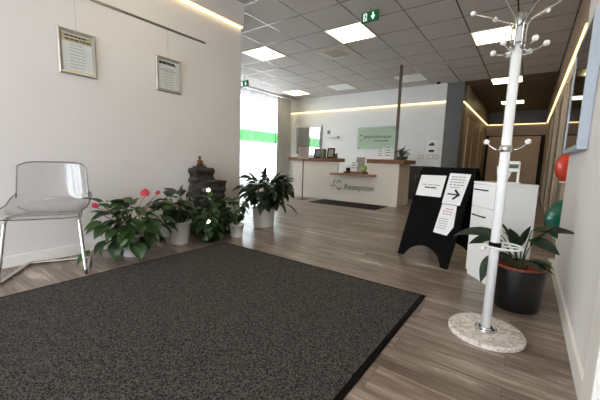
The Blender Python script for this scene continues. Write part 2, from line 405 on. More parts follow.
# ------------------------------------------------------------------ ceiling lights, vent, signs
def ceiling_light(i, x0, y0, label, z=HC):
    cx, cy = x0 + .3, y0 + .3
    t = thing('ceiling_light', label, 'ceiling light', (cx, cy, z - .004), 0, 'square ceiling light panels')
    q = MB()
    for a, b in (((-.3, -.3), (.3, -.28)), ((-.3, .28), (.3, .3)), ((-.3, -.28), (-.28, .28)), ((.28, -.28), (.3, .28))):
        q.box((*a, -.008), (*b, .002), m_trimwhite)
    q.build('frame', m_trimwhite, t)
    md_ = m_paneloff if (x0, y0) in ((-4.5, 7.2), (-2.7, 7.2)) else m_panel
    q = MB(); q.box((-.28, -.28, -.005), (.28, .28, .002), md_); q.build('diffuser', md_, t)
LIGHTS = [(-2.7, 4.2, 'square light panel in front of the ceiling vent, left of the hanging exit sign'),
          (-4.5, 4.2, 'square light panel beside the end of the left wall'),
          (-.9, 5.4, 'square light panel behind the coat stand top, nearest the corridor'),
          (-.9, 8.4, 'first light panel in the brown corridor ceiling'),
          (-.9, 11.4, 'small far light panel at the end of the corridor ceiling'),
          (-6.0, 7.2, 'square light panel in the corner by the curtained window'),
          (-4.5, 7.2, 'unlit white light panel above the left part of the reception desk'),
          (-2.7, 7.2, 'unlit white light panel right of the dark ceiling post'),
          (-2.7, 1.2, 'ceiling light panel over the entrance rug'), (-2.7, -1.8, 'ceiling light panel over the rug by the shop front'),
          (-.9, 1.8, 'ceiling light panel above the camera'), (-.9, -1.2, 'ceiling light panel at the entrance')]
for i, (x, y, lb) in enumerate(LIGHTS): ceiling_light(i, x, y, lb, HC - (.002 if y > 8.39 else 0))

t = thing('ceiling_vent', 'square grey ceiling air vent with slatted centre behind the brightest light panel', 'vent', (-3.0, 5.1, HC - .002))
m_vent = mat('vent_grey', (196, 186, 174), .5); m_ventd = mat('vent_dark', (50, 46, 44), .6)
q = MB()
q.rings([[Vector((sx * r, sy * r, z)) for sx, sy in ((-1, -1), (1, -1), (1, 1), (-1, 1))] for r, z in ((.3, 0), (.3, -.012), (.19, -.03), (.17, -.03), (.17, -.008))], m_vent, False, True, False)
q.build('frame', m_vent, t)
q = MB(); q.box((-.17, -.17, -.01), (.17, .17, -.004), m_ventd); q.build('backing', m_ventd, t)
q = MB()
for k in range(9): q.box((-.165, -.155 + k * .036, -.026), (.165, -.14 + k * .036, -.012), m_vent)
q.build('grille', m_vent, t)

def exit_sign(loc, label, w_=.23, h_=.13, rz=0):
    t = thing('exit_sign', label, 'exit sign', loc, rz, 'green exit signs')
    q = MB(); q.box((-w_ / 2, -.012, -h_ / 2), (w_ / 2, .012, h_ / 2), m_exit, .003); q.build('panel', m_exit, t)
    q = MB(); y = -.0135
    def P(pts): q.poly([Vector((x * w_, y, z * h_)) for x, z in pts], m_exitw)
    P([(-.38, -.36), (-.16, -.36), (-.16, .36), (-.38, .36)])
    def D(pts): q.poly([Vector((x * w_, y - .0006, z * h_)) for x, z in pts], m_exit)
    D([(-.33, -.30), (-.27, -.30), (-.22, -.02), (-.27, .02)]); D([(-.3, -.02), (-.22, -.04), (-.21, .16), (-.29, .16)]); D([(-.27, .19), (-.22, .19), (-.22, .3), (-.27, .3)])
    q.build('running_figure', m_exitw, t); q = MB()
    P([(.15, .34), (.15, -.05), (.23, -.05), (.23, .34)]); P([(.06, .02), (.19, -.36), (.32, .02), (.27, .06), (.19, -.06), (.11, .06)])
    q.build('down_arrow', m_exitw, t)
    q = MB(); q.tube([(0, 0, h_ / 2), (0, 0, HC - loc[2] - .001)], .006, m_steel); q.build('hanger', m_steel, t)
exit_sign((-1.82, 3.9, 2.735), 'green exit sign with running man and down arrow hanging from ceiling centre')
exit_sign((-5.72, 5.45, 2.68), 'green exit sign half hidden behind the end of the left wall', .28, .14)

q = MB(); q.lathe([(.05, 0), (.05, -.012), (.038, -.03), (.018, -.042), (.004, -.046)], (-1.95, 8.2, HC), m_black, 20)
tag(q.build('ceiling_camera', m_black), 'small black dome camera at ceiling corner beside the grey column', 'camera')

# ------------------------------------------------------------------ curtains
def curtain(name, x, y0, y1, z0, z1, amp, per, m, label, rnd):
    q = MB(); n = int((y1 - y0) / .02); cols = []
    for i in range(n + 1):
        y = y0 + (y1 - y0) * i / n
        a = amp * math.sin(2 * PI * y / per + .8 * math.sin(y * 3.1)); cols.append([Vector((x + a * (1 if k < 6 else .7), y + .01 * math.sin(k + y * 9), z0 + (z1 - z0) * k / 6)) for k in range(7)])
    q.rings(cols, m, True, False, False)
    o = q.build(name, m); return tag(o, label, 'curtain')
curtain('sheer_curtain', -6.42, 4.1, 7.45, .06, 2.8, .035, .17, m_sheer, 'sheer white curtain over the bright window beyond the left wall', None)
curtain('grey_curtain', -6.40, 7.49, 8.15, .04, 2.8, .045, .13, m_curtgrey, 'gathered grey curtain in the corner by the window', None)
q = MB(); q.box((-6.44, 3.4, 2.815), (-6.38, 8.3, HC - .001), m_trimwhite); tag(q.build('curtain_rail', m_trimwhite), 'white curtain rail on the ceiling above the sheer curtain', 'curtain rail')

# ------------------------------------------------------------------ left wall pictures
q = MB(); q.box((-3.2, -2.9, 2.212), (-3.188, 2.42, 2.232), m_steel, .002); tag(q.build('picture_rail', m_steel), 'thin grey picture rail along the left white wall', 'picture rail')
def certificate(y0, y1, z0, z1, label, style):
    cy, cz = (y0 + y1) / 2, (z0 + z1) / 2; hw, hh = (y1 - y0) / 2, (z1 - z0) / 2; X = -3.197
    t = thing('framed_certificate', label, 'framed certificate', (X, cy, cz), 0, 'certificates in silver frames on the left wall')
    q = MB(); b = .03
    out = [(-hw, -hh), (hw, -hh), (hw, hh), (-hw, hh)]; inn = [(-hw + b, -hh + b), (hw - b, -hh + b), (hw - b, hh - b), (-hw + b, hh - b)]
    q.rings([[Vector((x, y, z)) for y, z in o] for x, o in ((0, out), (.012, out), (.022, [(y * .93, z * .95) for y, z in out]), (.014, inn), (.006, inn))], m_frame, False, True, False)
    q.build('frame', m_frame, t)
    q = MB(); q.box((0, -hw + b * .8, -hh + b * .8), (.008, hw - b * .8, hh - b * .8), m_paper)
    mt = frame_axes((.008, 0, 0), (0, 1, 0), (0, 0, 1)); r = random.Random(style)
    ih, iw = hh - b, hw - b
    if style == 1:
        q.poly([mt @ Vector(p) for p in ((-iw, ih * .55, .0004), (iw, ih * .55, .0004), (iw, ih * .95, .0004), (-iw, ih * .95, .0004))], mat('certificate_head', (206, 190, 158), .6))
        line_block(q, mt, -iw * .8, iw * .95, [ih * .82, ih * .64], .012, m_ink, r, .001)
    else:
        line_block(q, mt, -iw * .95, iw * .95, [ih * .82, ih * .7, ih * .76], .012, m_ink, r, .001)
        line_block(q, mt, -iw * .9, iw * .9, [ih * .3], .004, m_inkgrey, r)
    line_block(q, mt, -iw * .5, iw * .6, [ih * .4 - k * .026 for k in range(8)], .004, m_inkgrey, r)
    q.build('print', m_paper, t)
    q = MB(); q.box((.0135, -hw + b, -hh + b), (.0145, hw - b, hh - b), m_glass); q.build('glass', m_glass, t)
    q = MB(); q.tube([(.004, 0, hh), (.004, 0, 2.212 - cz)], .0008, m_steel, 6); q.build('hanging_wire', m_steel, t)
certificate(.97, 1.25, 1.56, 1.92, 'left silver-framed certificate with gold headline hanging nearest the chair', 1)
certificate(1.80, 2.09, 1.575, 1.925, 'right silver-framed certificate with dark headline, nearer the wall end', 2)

# ------------------------------------------------------------------ rug and mats
t = thing('entrance_rug', 'large charcoal entrance rug with black rubber edge covering the foreground floor', 'rug', (-1.515, .03, 0))
hx, hy = 1.005, 2.1
q = MB(); q.box((-hx, -hy, .001), (hx, hy, .012), m_rug); q.build('pile', m_rug, t)
q = MB(); e = .028
for a, b in (((-hx - e, -hy - e), (hx + e, -hy)), ((-hx - e, hy), (hx + e, hy + e)), ((-hx - e, -hy), (-hx, hy)), ((hx, -hy), (hx + e, hy))):
    q.box((*a, .0), (*b, .008), m_black, .002)
q.build('rubber_edge', m_black, t)
q = MB(); q.box((-3.8, 5.55, 0), (-2.27, 6.22, .009), m_mat2, .003); tag(q.build('floor_mat', m_mat2), 'dark mat on the floor in front of the reception desk', 'mat')

# ------------------------------------------------------------------ reception desk
t = thing('reception_desk', 'beige reception desk with oak tops and lower writing ledge', 'reception desk', (-3.43, 6.6, 0))
def B(q, a, b, m, bev=.002): q.box((a[0] + 3.43, a[1] - 6.6, a[2]), (b[0] + 3.43, b[1] - 6.6, b[2]), m, bev)
q = MB(); B(q, (-4.8, 6.27, 0), (-3.53, 6.34, .879), m_counter); B(q, (-4.8, 6.34, 0), (-4.77, 6.85, .879), m_counter); q.build('front_panel', m_counter, t)
q = MB(); B(q, (-3.528, 6.26, 0), (-2.772, 6.33, .599), m_counter); q.build('front_panel', m_counter, t)
q = MB(); B(q, (-2.77, 6.25, 0), (-2.1, 6.33, .879), m_counter); B(q, (-2.14, 6.33, 0), (-2.1, 6.95, .879), m_counter); q.build('front_panel', m_counter, t)
q = MB(); B(q, (-4.9, 6.2, .88), (-3.52, 6.6, .965), m_oak, .004); tag(q.build('counter_top', m_oak, t), 'left thick oak top')
q = MB(); B(q, (-2.79, 6.2, .88), (-2.0, 6.6, .965), m_oak, .004); B(q, (-2.4, 6.6, .88), (-2.0, 7.0, .965), m_oak, .004); tag(q.build('counter_top', m_oak, t), 'right thick oak top')
q = MB(); B(q, (-3.56, 5.98, .60), (-2.57, 6.255, .64), m_oaklight, .004); B(q, (-3.52, 6.26, .60), (-2.79, 6.85, .64), m_oaklight); tag(q.build('writing_ledge', m_oaklight, t), 'pale oak ledge projecting from the desk')
q = MB(); B(q, (-3.39, 6.3, .66), (-2.89, 6.62, .68), m_oak, .003); B(q, (-3.38, 6.33, .64), (-3.34, 6.6, .66), m_oak); B(q, (-2.94, 6.33, .64), (-2.9, 6.6, .66), m_oak); tag(q.build('raised_shelf', m_oak, t), 'dark raised shelf on the ledge')
text_mesh('Rezeption', .175, frame_axes((-3.32 + 3.43, 6.25 - 6.6 - .004, .285), (1, 0, 0), (0, 0, 1)), m_greenlogo, 'lettering', t, .002)
# leaf-like swirl logo left of the word
def swirl(cx, cz, r0, a0, a1, w0, parent, org):
    q = MB(); L = []; Rr = []
    for k in range(13):
        a = a0 + (a1 - a0) * k / 12; ww = w0 * math.sin(PI * (k + .6) / 13.2)
        L.append(Vector((cx + (r0 + ww) * math.cos(a), 0, cz + (r0 + ww) * math.sin(a)))); Rr.append(Vector((cx + (r0 - ww) * math.cos(a), 0, cz + (r0 - ww) * math.sin(a))))
    q.prism(L + Rr[::-1], (0, -.002, 0), m_greenlogo)
    o = q.build('logo_stroke', m_greenlogo, parent); o.location = org
for a_ in ((0, .045, .055, -.3, 3.6, .014), (0, -.045, .05, 2.6, 6.6, .013), (-.03, .03, .11, 1.9, 3.6, .010), (-.16, .07, .10, 3.9, 5.6, .009)): swirl(*a_, t, (-3.46 + 3.43, -.346, .36))

# dark ceiling post standing on the desk
t = thing('ceiling_post', 'slim dark square post from the reception top up to the ceiling', 'post', (-2.26, 6.44, .966))
q = MB(); q.box((-.025, -.025, 0), (.025, .025, HC - .966 - .001), mat('bronze_metal', (96, 82, 72), .4, metal=.3), .003); q.build('pole', m_taupe_d, t)

# things on the desk
rnd = random.Random(5)
def sheet(name, label, cat, org, right, up, w_, h_, rows, m=None, ink=None, group=None, thick=.0012):
    mt = frame_axes(org, right, up); q = MB(); m = m or m_paper
    t_ = bmesh.new(); vs = [(0, 0, -thick), (w_, 0, -thick), (w_, h_, -thick), (0, h_, -thick)]
    q.prism([mt @ Vector(v) for v in vs], mt.to_3x3() @ Vector((0, 0, thick)), m); t_.free()
    if rows: line_block(q, mt, w_ * .1, w_ * .9, [h_ * (.88 - .8 * k / rows) for k in range(rows)], h_ * .3 / rows, ink or m_inkgrey, rnd)
    o = q.build(name, m, origin=org); return tag(o, label, cat, group)
t = thing('notice_stand', 'slim floor stand holding a small notice, left of the reception desk', 'sign stand', (-4.2, 5.86, 0))
q = MB(); q.box((-.11, -.11, 0), (.11, .11, .012), m_darkgrey, .004); q.build('base', m_darkgrey, t)
q = MB(); q.tube([(0, 0, .012), (0, 0, .95)], .011, m_darkgrey); q.build('pole', m_steel, t)
q = MB(); mt = frame_axes((-.14, -.02, .93), (1, 0, 0), (0, .12, 1)); q.prism([mt @ Vector(v) for v in ((0, 0, -.006), (.29, 0, -.006), (.29, .27, -.006), (0, .27, -.006))], mt.to_3x3() @ Vector((0, 0, .006)), m_paperbeige)
line_block(q, mt, .03, .27, [.23, .19, .15, .11, .07], .009, m_inkgrey, rnd); q.build('notice', m_paperbeige, t)

def photo_frame(x, y, z, w_, h_, label, inner):
    t = thing('photo_frame', label, 'photo frame', (x, y, z), 0, 'black frames on the left desk top')
    mt = frame_axes((-w_ / 2, 0, 0), (1, 0, 0), (0, .15, 1)); q = MB()
    def P3(x0, y0, x1, y1, d, m): q.prism([mt @ Vector(v) for v in ((x0, y0, 0), (x1, y0, 0), (x1, y1, 0), (x0, y1, 0))], mt.to_3x3() @ Vector((0, 0, d)), m)
    b = .03
    P3(0, 0, w_, b, .015, m_black); P3(0, h_ - b, w_, h_, .015, m_black); P3(0, b, b, h_ - b, .015, m_black); P3(w_ - b, b, w_, h_ - b, .015, m_black); q.build('frame', m_black, t)
    q = MB(); P3(b, b, w_ - b, h_ - b, .006, inner); q.build('picture', inner, t)
photo_frame(-4.23, 6.5, .966, .2, .22, 'black photo frame on desk top directly right of the floor notice', m_inkgrey)
photo_frame(-3.86, 6.5, .966, .2, .24, 'black photo frame with pale picture right of the green box', m_paperbeige)
m_sage = mat('sage_green', (96, 110, 84), .6)
q = MB(); q.box((-4.1, 6.42, .966), (-3.99, 6.52, 1.17), m_sage, .006); q.box((-4.09, 6.43, 1.17), (-4.0, 6.51, 1.185), m_sage, .004); tag(q.build('green_box', m_sage), 'tall sage green box between two black frames on the desk', 'box')
q = MB(); q.lathe([(.035, 0), (.045, .02), (.045, .07), (.02, .09)], (-4.78, 6.4, .966), m_white, 16); q.lathe([(.012, .09), (.012, .13), (.02, .14), (.02, .15)], (-4.78, 6.4, .966), m_gold, 12); tag(q.build('soap_bottle', m_white), 'small white pump bottle at the left end of the desk', 'bottle')
q = MB(); q.lathe([(.03, 0), (.036, .02), (.03, .16), (.012, .2), (.012, .24)], (-4.64, 6.46, .966), m_gold, 16); tag(q.build('brown_bottle', m_gold), 'tall brown bottle at the left end of the desk', 'bottle')
q = MB(); q.lathe([(.04, 0), (.05, .03), (.05, .055)], (-3.66, 6.4, .966), m_darkgrey, 16)
for k in range(14):
    a = k * 2.4; q.tube([(-3.66 + .02 * math.cos(a), 6.4 + .02 * math.sin(a), 1.02), (-3.66 + .045 * math.cos(a), 6.4 + .045 * math.sin(a), 1.07 + .01 * (k % 3))], [.012, .003], m_leaf4, 6)
tag(q.build('tiny_succulent', m_leaf4), 'tiny green succulent in a dark bowl near right end of left desk top', 'potted plant')
q = MB(); q.box((-3.38, 6.4, .681), (-3.3, 6.47, .76), m_black, .01); q.box((-3.385, 6.395, .76), (-3.295, 6.475, .79), m_white, .008); tag(q.build('card_reader', m_black), 'small black device with white top on the raised desk shelf', 'device')
sheet('leaflet', 'white leaflet standing on the raised shelf left of the beige one', 'leaflet', (-3.27, 6.42, .681), (1, .05, 0), (0, .2, 1), .15, .21, 3)
sheet('leaflet', 'beige printed sheet standing upright on the raised desk shelf', 'leaflet', (-3.17, 6.44, .681), (1, -.02, 0), (0, .18, 1), .22, .33, 6, m_paperbeige, m_inkgrey)
t = thing('apple', 'light green apple lying on the raised desk shelf', 'apple', (-2.93, 6.37, .681))
q = MB(); q.lathe([(.004, .012), (.025, .0), (.055, .02), (.072, .07), (.068, .11), (.045, .14), (.02, .142), (.004, .128)], (0, 0, 0), m_apple, 20); q.build('fruit', m_apple, t)
q = MB(); q.tube([(0, 0, .13), (.006, 0, .165)], .004, m_soil, 6); q.build('stem', m_soil, t)
sheet('brochure', 'white brochure leaning on the right desk top, front one of the pair', 'brochure', (-2.62, 6.3, .966), (1, .1, 0), (.25, .3, 1), .13, .25, 4)
sheet('brochure', 'taller white brochure leaning behind another beside the dark post', 'brochure', (-2.5, 6.42, .966), (1, .1, 0), (.2, .3, 1), .14, .29, 4)

# ------------------------------------------------------------------ plants
def leaf(q, base, d, L, W, droop, m, kind='lance', roll=0, nseg=7):
    """one leaf blade starting at base heading d; curved, folded along the midrib"""
    d = Vector(d).normalized(); side = d.cross(Vector((0, 0, 1)))
    if side.length < .05: side = Vector((1, 0, 0))
    side.normalize(); side = Matrix.Rotation(roll, 3, d) @ side
    p = Vector(base); rows = []
    for i in range(nseg + 1):
        tt = i / nseg
        if kind == 'lance': wv = W * (math.sin(PI * min(1, tt * .97 + .03) ** .8) ** .9) if 0 < tt < 1 else W * .03
        else: wv = W * ({0: .62, 1: .98, 2: 1.0, 3: .9, 4: .72, 5: .48, 6: .22, 7: .02}[i] if nseg == 7 else 1 - tt)
        up = side.cross(d).normalized()
        back = -d * (L * .12 if (kind == 'heart' and i == 0) else 0)
        rows.append([p - side * wv / 2 + up * wv * .16 + back, p - side * wv * .25 + up * wv * .10 + back * .6, p, p + side * wv * .25 + up * wv * .10 + back * .6, p + side * wv / 2 + up * wv * .16 + back])
        p = p + d * (L / nseg)
        d = (Matrix.Rotation(-droop / nseg, 3, side) @ d).normalized()
    q.rings(rows, m, True, False, False)
def arc(p0, p1, sag, n=6):
    p0, p1 = Vector(p0), Vector(p1); o = []
    for i in range(n + 1):
        t = i / n; o.append(p0.lerp(p1, t) + Vector((0, 0, sag * math.sin(PI * t))))
    return o
def plant(root, mleaf, mstem, seed, z0, n, spread, zmin, zmax, L, W, kind, droop=(0.5, 1.4), az=(0, 2 * PI), elev=(0, .9), extra=(), pw=.6, squash=(1, 1)):
    r = random.Random(seed); q = MB(); q.keep = True; s_ = MB()
    for k in range(n):
        a = az[0] + (az[1] - az[0]) * ((k + r.random() * .7) / n)
        a = (a * 1.0 + k * 2.399) % (2 * PI) if az[1] - az[0] > 6 else az[0] + (az[1] - az[0]) * r.random()
        rad = spread * (r.random() ** pw); t = rad / max(spread, 1e-6)
        z = zmax - (zmax - zmin) * (t ** 1.5) * r.uniform(.6, 1.1) - r.random() * .12 * (zmax - zmin)
        e = Vector((math.cos(a) * rad * squash[0], math.sin(a) * rad * squash[1], z))
        st = Vector((math.cos(a) * .03, math.sin(a) * .03, z0))
        s_.tube(arc(st, e, .05 * t + .01), [.004] * 6 + [.0028], mstem, 5)
        ev = r.uniform(*elev) * (1 - .5 * t); d = (math.cos(a + r.uniform(-.5, .5)) * math.cos(ev), math.sin(a + r.uniform(-.5, .5)) * math.cos(ev), math.sin(ev))
        k_ = r.uniform(.75, 1.15); leaf(q, e, d, L * k_, W * k_, r.uniform(*droop), mleaf, kind, r.uniform(-.4, .4))
    for (p, d, LL, WW, dr, *ro) in extra:
        p = Vector(p); s_.tube(arc((0, 0, z0), p, .03), [.004] * 6 + [.0028], mstem, 5); leaf(q, p, d, LL, WW, dr, mleaf, kind, ro[0] if ro else 0)
    
    for v in q.bm.verts: v.co.x = min(v.co.x, .9 if root.location.x < 0 else .235)
    o1 = q.build('foliage', mleaf, root); o2 = s_.build('stems', mstem, root); return o1, o2
def bush(root, mleaf, mstem, seed, z0, n, cen, rad, L, W, kind, xmin=-9, extra=()):
    r = random.Random(seed); q = MB(); q.keep = True; s_ = MB(); cen = Vector(cen)
    for k in range(n):
        while True:
            v = Vector((r.uniform(-1, 1), r.uniform(-1, 1), r.uniform(-1, 1)))
            if .35 < v.length < 1: break
        e = cen + Vector((v.x * rad[0], v.y * rad[1], v.z * rad[2]))
        if e.z < .06: continue
        if k % 3 == 0: s_.tube(arc((e.x * .08, e.y * .08, z0), e, .02), [.0035] * 6 + [.0025], mstem, 5)
        el = v.z * .9 - .25 + r.uniform(-.35, .35); a = math.atan2(v.y, v.x) + r.uniform(-.6, .6)
        d = (math.cos(a) * math.cos(el), math.sin(a) * math.cos(el), math.sin(el)); k_ = r.uniform(.7, 1.15)
        leaf(q, e, d, L * k_, W * k_, r.uniform(.4, 1.2), mleaf, kind, r.uniform(-.5, .5))
    for (p, d, LL, WW, dr) in extra:
        s_.tube(arc((0, 0, z0), p, .03), [.004] * 6 + [.0028], mstem, 5); leaf(q, p, d, LL, WW, dr, mleaf, kind)
    for b_ in (q.bm, s_.bm):
        for v in b_.verts:
            v.co.x = max(v.co.x, xmin); v.co.z = max(v.co.z, .016)
    q.build('foliage', mleaf, root); s_.build('stems', mstem, root)
def flower(root, p, d, size, m):
    q = MB(); q.keep = True; leaf(q, p, d, size, size * .9, .5, m, 'heart'); q.build('blossom', m, root)
def pot(root, r0, r1, h, m, soil=True, rim=.008):
    q = MB(); q.lathe([(r0 * .97, 0), (r0, .01), (r1, h - .02), (r1 + rim, h - .018), (r1 + rim, h), (r1 - .006, h), (r1 - .012, h - .04)], (0, 0, 0), m, 32, True, False)
    q.lathe([(.001, .002), (r0 * .97, 0.001)], (0, 0, 0), m, 32, False, False); q.build('pot', m, root)
    q = MB(); q.lathe([(r1 - .014, h - .045), (r1 * .6, h - .035), (.002, h - .03)], (0, 0, 0), m_soil, 24, True, False); q.build('soil', m_soil, root)

# 1 anthurium by the chair
t = thing('anthurium', 'bushy green anthurium with pink flowers in white pot nearest the clear chair', 'potted plant', (-2.83, 1.33, 0), 0, 'potted plants along the left wall')
pot(t, .075, .095, .2, m_pot)
bush(t, m_leaf1, m_stem, 3, .17, 110, (.03, .0, .30), (.22, .30, .22), .135, .105, 'heart', -.34, extra=[
    ((-.05, -.24, .50), (.1, -.5, .3), .15, .12, .6), ((.18, -.28, .2), (.2, -.8, -.3), .14, .11, .6), ((.12, -.38, .13), (.1, -.8, -.4), .14, .10, .6), ((.22, -.05, .14), (.6, -.2, -.7), .14, .11, .6),
    ((.1, -.1, .48), (.3, -.6, .2), .16, .12, .8), ((.1, .22, .46), (.5, .5, .1), .16, .12, .8)])
flower(t, (.16, .05, .55), (.3, -.15, .9), .085, m_pink); flower(t, (.05, -.30, .47), (.3, -.2, .8), .06, m_pink); flower(t, (.1, .2, .55), (.3, -.1, .8), .05, m_pink)
q = MB()
for p in ((.16, .05, .55), (.05, -.30, .47), (.1, .2, .55)): q.tube(arc((0, 0, .17), p, .06), .003, m_stemred, 5)
q.build('flower_stems', m_stemred, t)
# 2 second white pot
t = thing('potted_plant', 'dark leafy plant in the large tapered white pot, second from the chair', 'potted plant', (-2.88, 1.84, 0), 0, 'potted plants along the left wall')
pot(t, .088, .115, .235, m_pot)
bush(t, m_leaf2, m_stem, 11, .2, 46, (.02, -.02, .41), (.17, .17, .12), .13, .075, 'heart', -.29, extra=[
   ((.0, .02, .5), (0, .1, 1), .12, .06, .3), ((.0, .1, .48), (0, .5, .8), .12, .06, .5), ((.05, -.2, .44), (.2, -.8, .3), .15, .09, .9), ((.1, -.12, .28), (.4, -.5, -.5), .11, .08, .5)])
# 3 slate fountain
t = thing('slate_fountain', 'dark stepped slate water fountain against the left wall behind plants', 'fountain', (-3.03, 2.26, 0))
def rock(name, y0, y1, x0, x1, z0, z1, seed):
    tb = bmesh.new(); bmesh.ops.create_cube(tb, size=1); bmesh.ops.subdivide_edges(tb, edges=tb.edges[:], cuts=9, use_grid_fill=True)
    for v in tb.verts:
        p = Vector((x0 + (x1 - x0) * (v.co.x + .5), y0 + (y1 - y0) * (v.co.y + .5), z0 + (z1 - z0) * (v.co.z + .5)))
        nn = noise.noise_vector(p * 9 + Vector((seed, 0, 0))) * .016 + noise.noise_vector(p * 25) * .010
        lay = .009 * (1 if math.sin(p.z * 62 + 2 * noise.noise(p * 6)) > 0 else -1)
        d = Vector((v.co.x, v.co.y, 0)); p += nn * (.4 if v.co.z < -.49 else 1)
        if d.length > 0: p += d.normalized() * lay * max(abs(v.co.x), abs(v.co.y)) * 2 * (1 if max(abs(v.co.x), abs(v.co.y)) > .45 else 0)
        p.x = max(p.x, -.155); p.z = max(p.z, 0); v.co = p
    q = MB(); q.merge(tb, m_rock); return q.build(name, m_rock, t)
rock('upper_slab', -.11, .13, -.13, .02, .52, .77, 1)
rock('lower_slab', -.11, .23, -.13, .1, .25, .63, 5)
rock('basin', -.13, .26, -.14, .2, 0, .26, 9)
q = MB(); q.sphere((.12, -.03, .53), .02, m_lamp, 12); q.build('lamp', m_lamp, t)
q = MB(); q.sphere((.30, -.17, .21), .02, m_lamp, 12); q.build('lamp', m_lamp, t)
# figurine on the fountain
t = thing('seated_figurine', 'tiny golden seated figurine on top of the slate fountain', 'figurine', (-3.08, 2.24, .79))
q = MB(); q.box((-.04, -.07, -.012), (.04, .07, .005), m_rock, .004); q.build('pedestal', m_rock, t)
q = MB(); q.lathe([(.028, .005), (.045, .018), (.03, .035), (.022, .05), (.027, .068), (.012, .08), (.01, .086)], (0, 0, 0), m_gold, 16)
q.sphere((0, 0, .1), .018, m_gold, 12); q.sphere((0, 0, .119), .007, m_gold, 8)
for s in (-1, 1):
    q.tube([(0, s * .024, .07), (.014, s * .036, .05), (.028, s * .012, .036)], [.008, .007, .006], m_gold, 8); q.sphere((.018, s * .036, .018), .017, m_gold, 10, (1.3, 1.2, .7))
q.build('figure', m_gold, t)
# vine pot in front of the fountain
t = thing('pothos', 'trailing green vine plant growing in front of the slate fountain', 'potted plant', (-2.72, 2.08, 0), 0, 'potted plants along the left wall')
pot(t, .07, .085, .13, m_potblack)
bush(t, m_leaf4, m_stem, 21, .11, 170, (.02, .02, .26), (.16, .19, .24), .085, .068, 'heart', -.13)
t = thing('potted_plant', 'green plant in the small white pot between fountain and large peace lily', 'potted plant', (-2.66, 2.43, 0), 0, 'potted plants along the left wall')
pot(t, .066, .08, .15, m_pot)
bush(t, m_leaf1, m_stem, 31, .1, 34, (-.04, .0, .34), (.12, .14, .12), .10, .075, 'heart', -.45)
# 4 large peace lily
t = thing('peace_lily', 'large dark green peace lily in white pot in front of the window', 'potted plant', (-2.84, 3.08, 0), 0, 'potted plants along the left wall')
pot(t, .135, .15, .25, m_pot)
bush(t, m_leaf2, m_stem, 42, .21, 165, (.03, .04, .50), (.26, .32, .18), .18, .10, 'lance', -.36, extra=[
   ((.05, .12, .58), (.1, .5, .75), .26, .085, .7), ((-.05, -.1, .58), (-.1, -.45, .8), .24, .085, .7), ((0, 0, .6), (0, .05, 1), .22, .085, .4),
   ((0, -.24, .52), (0, -.9, .3), .24, .085, .8), ((.1, .25, .45), (.2, .8, .0), .24, .085, 1.0), ((.2, .22, .3), (.5, .7, -.5), .24, .09, .5), ((.22, .0, .35), (.8, .1, -.3), .22, .09, 1.0), ((.2, -.25, .35), (.5, -.7, -.2), .22, .08, 1.0)])
flower(t, (.2, -.26, .5), (.4, -.2, .9), .07, m_palepink)
q = MB(); q.lathe([(.045, 0), (.045, .01), (.03, .03), (.005, .038)], (-3.42, 3.72, 0), m_black, 20)
tag(q.build('door_stop', m_black), 'small black dome on the sunlit floor left of the peace lily', 'door stop')

# 5 peace lily on the right
t = thing('peace_lily', 'drooping peace lily in a wide black pot with terracotta inner rim', 'potted plant', (.012, 2.40, 0))
q = MB(); q.lathe([(.125, 0), (.129, .01), (.146, .262), (.146, .27), (.141, .27), (.139, .2)], (0, 0, 0), m_potblack, 40, True, False); q.lathe([(.001, .002), (.125, .001)], (0, 0, 0), m_potblack, 40, False, False); q.build('pot', m_potblack, t)
q = MB(); q.lathe([(.136, .15), (.1395, .272), (.145, .279), (.139, .284), (.131, .276), (.126, .15)], (0, 0, 0), m_terra, 40, True, False); q.build('inner_pot', m_terra, t)
q = MB(); q.lathe([(.125, .165), (.07, .18), (.002, .185)], (0, 0, 0), m_soil, 24, True, False); q.build('soil', m_soil, t)
E5 = [((-.10, -.10, .46), (-1, -.12, .2), .31, .075, 1.1, -.7), ((.04, -.08, .52), (1, -.1, .22), .22, .06, .5, .6), ((-.05, -.06, .42), (-.5, -.25, 1), .21, .065, .3),
      ((-.03, -.08, .38), (-.15, -.4, 1), .19, .075, .5), ((.0, -.05, .41), (.15, -.2, 1), .15, .05, .3), ((.04, -.06, .41), (.55, -.2, 1), .19, .065, .3), ((.03, -.08, .46), (1, -.4, -.1), .17, .08, .8, .6),
      ((-.14, -.10, .34), (-.30, -.35, -.9), .20, .085, .2), ((-.10, -.08, .43), (-1, -.35, .1), .2, .085, 1.0, -.6), ((.02, -.04, .30), (.5, -.5, .2), .14, .06, 1.0), ((-.02, -.03, .3), (-.3, -.6, .5), .15, .07, 1.3), ((-.02, .0, .34), (-.35, .1, 1), .17, .06, .6)]
plant(t, m_leaf3, m_stem, 55, .17, 9, .06, .26, .34, .14, .065, 'lance', (.8, 1.6), elev=(.1, 1.2), extra=E5)
# 6 succulent on the desk
t = thing('succulent', 'dark jagged succulent in a shallow bowl at right end of reception top', 'potted plant', (-2.13, 6.42, .966))
q = MB(); q.lathe([(.07, 0), (.12, .02), (.13, .07), (.12, .07), (.11, .05)], (0, 0, 0), m_darkgrey, 24, True, False); q.lathe([(.12, .055), (.002, .06)], (0, 0, 0), m_soil, 20, True, False); q.build('bowl', m_darkgrey, t)
plant(t, m_leaf2, m_stem, 61, .06, 30, .13, .08, .18, .09, .045, 'lance', (.1, .9), elev=(.1, 1.2), extra=[((.1, 0, .16), (.6, 0, .6), .1, .05, .2), ((.04, 0, .2), (.2, 0, .9), .1, .05, .2)])

# ------------------------------------------------------------------ chair
ang = math.atan2(-.459, .888)
t = thing('clear_chair', 'transparent plastic chair on a chrome cantilever frame by the left wall', 'chair', (-3.09, .87, 0), ang)
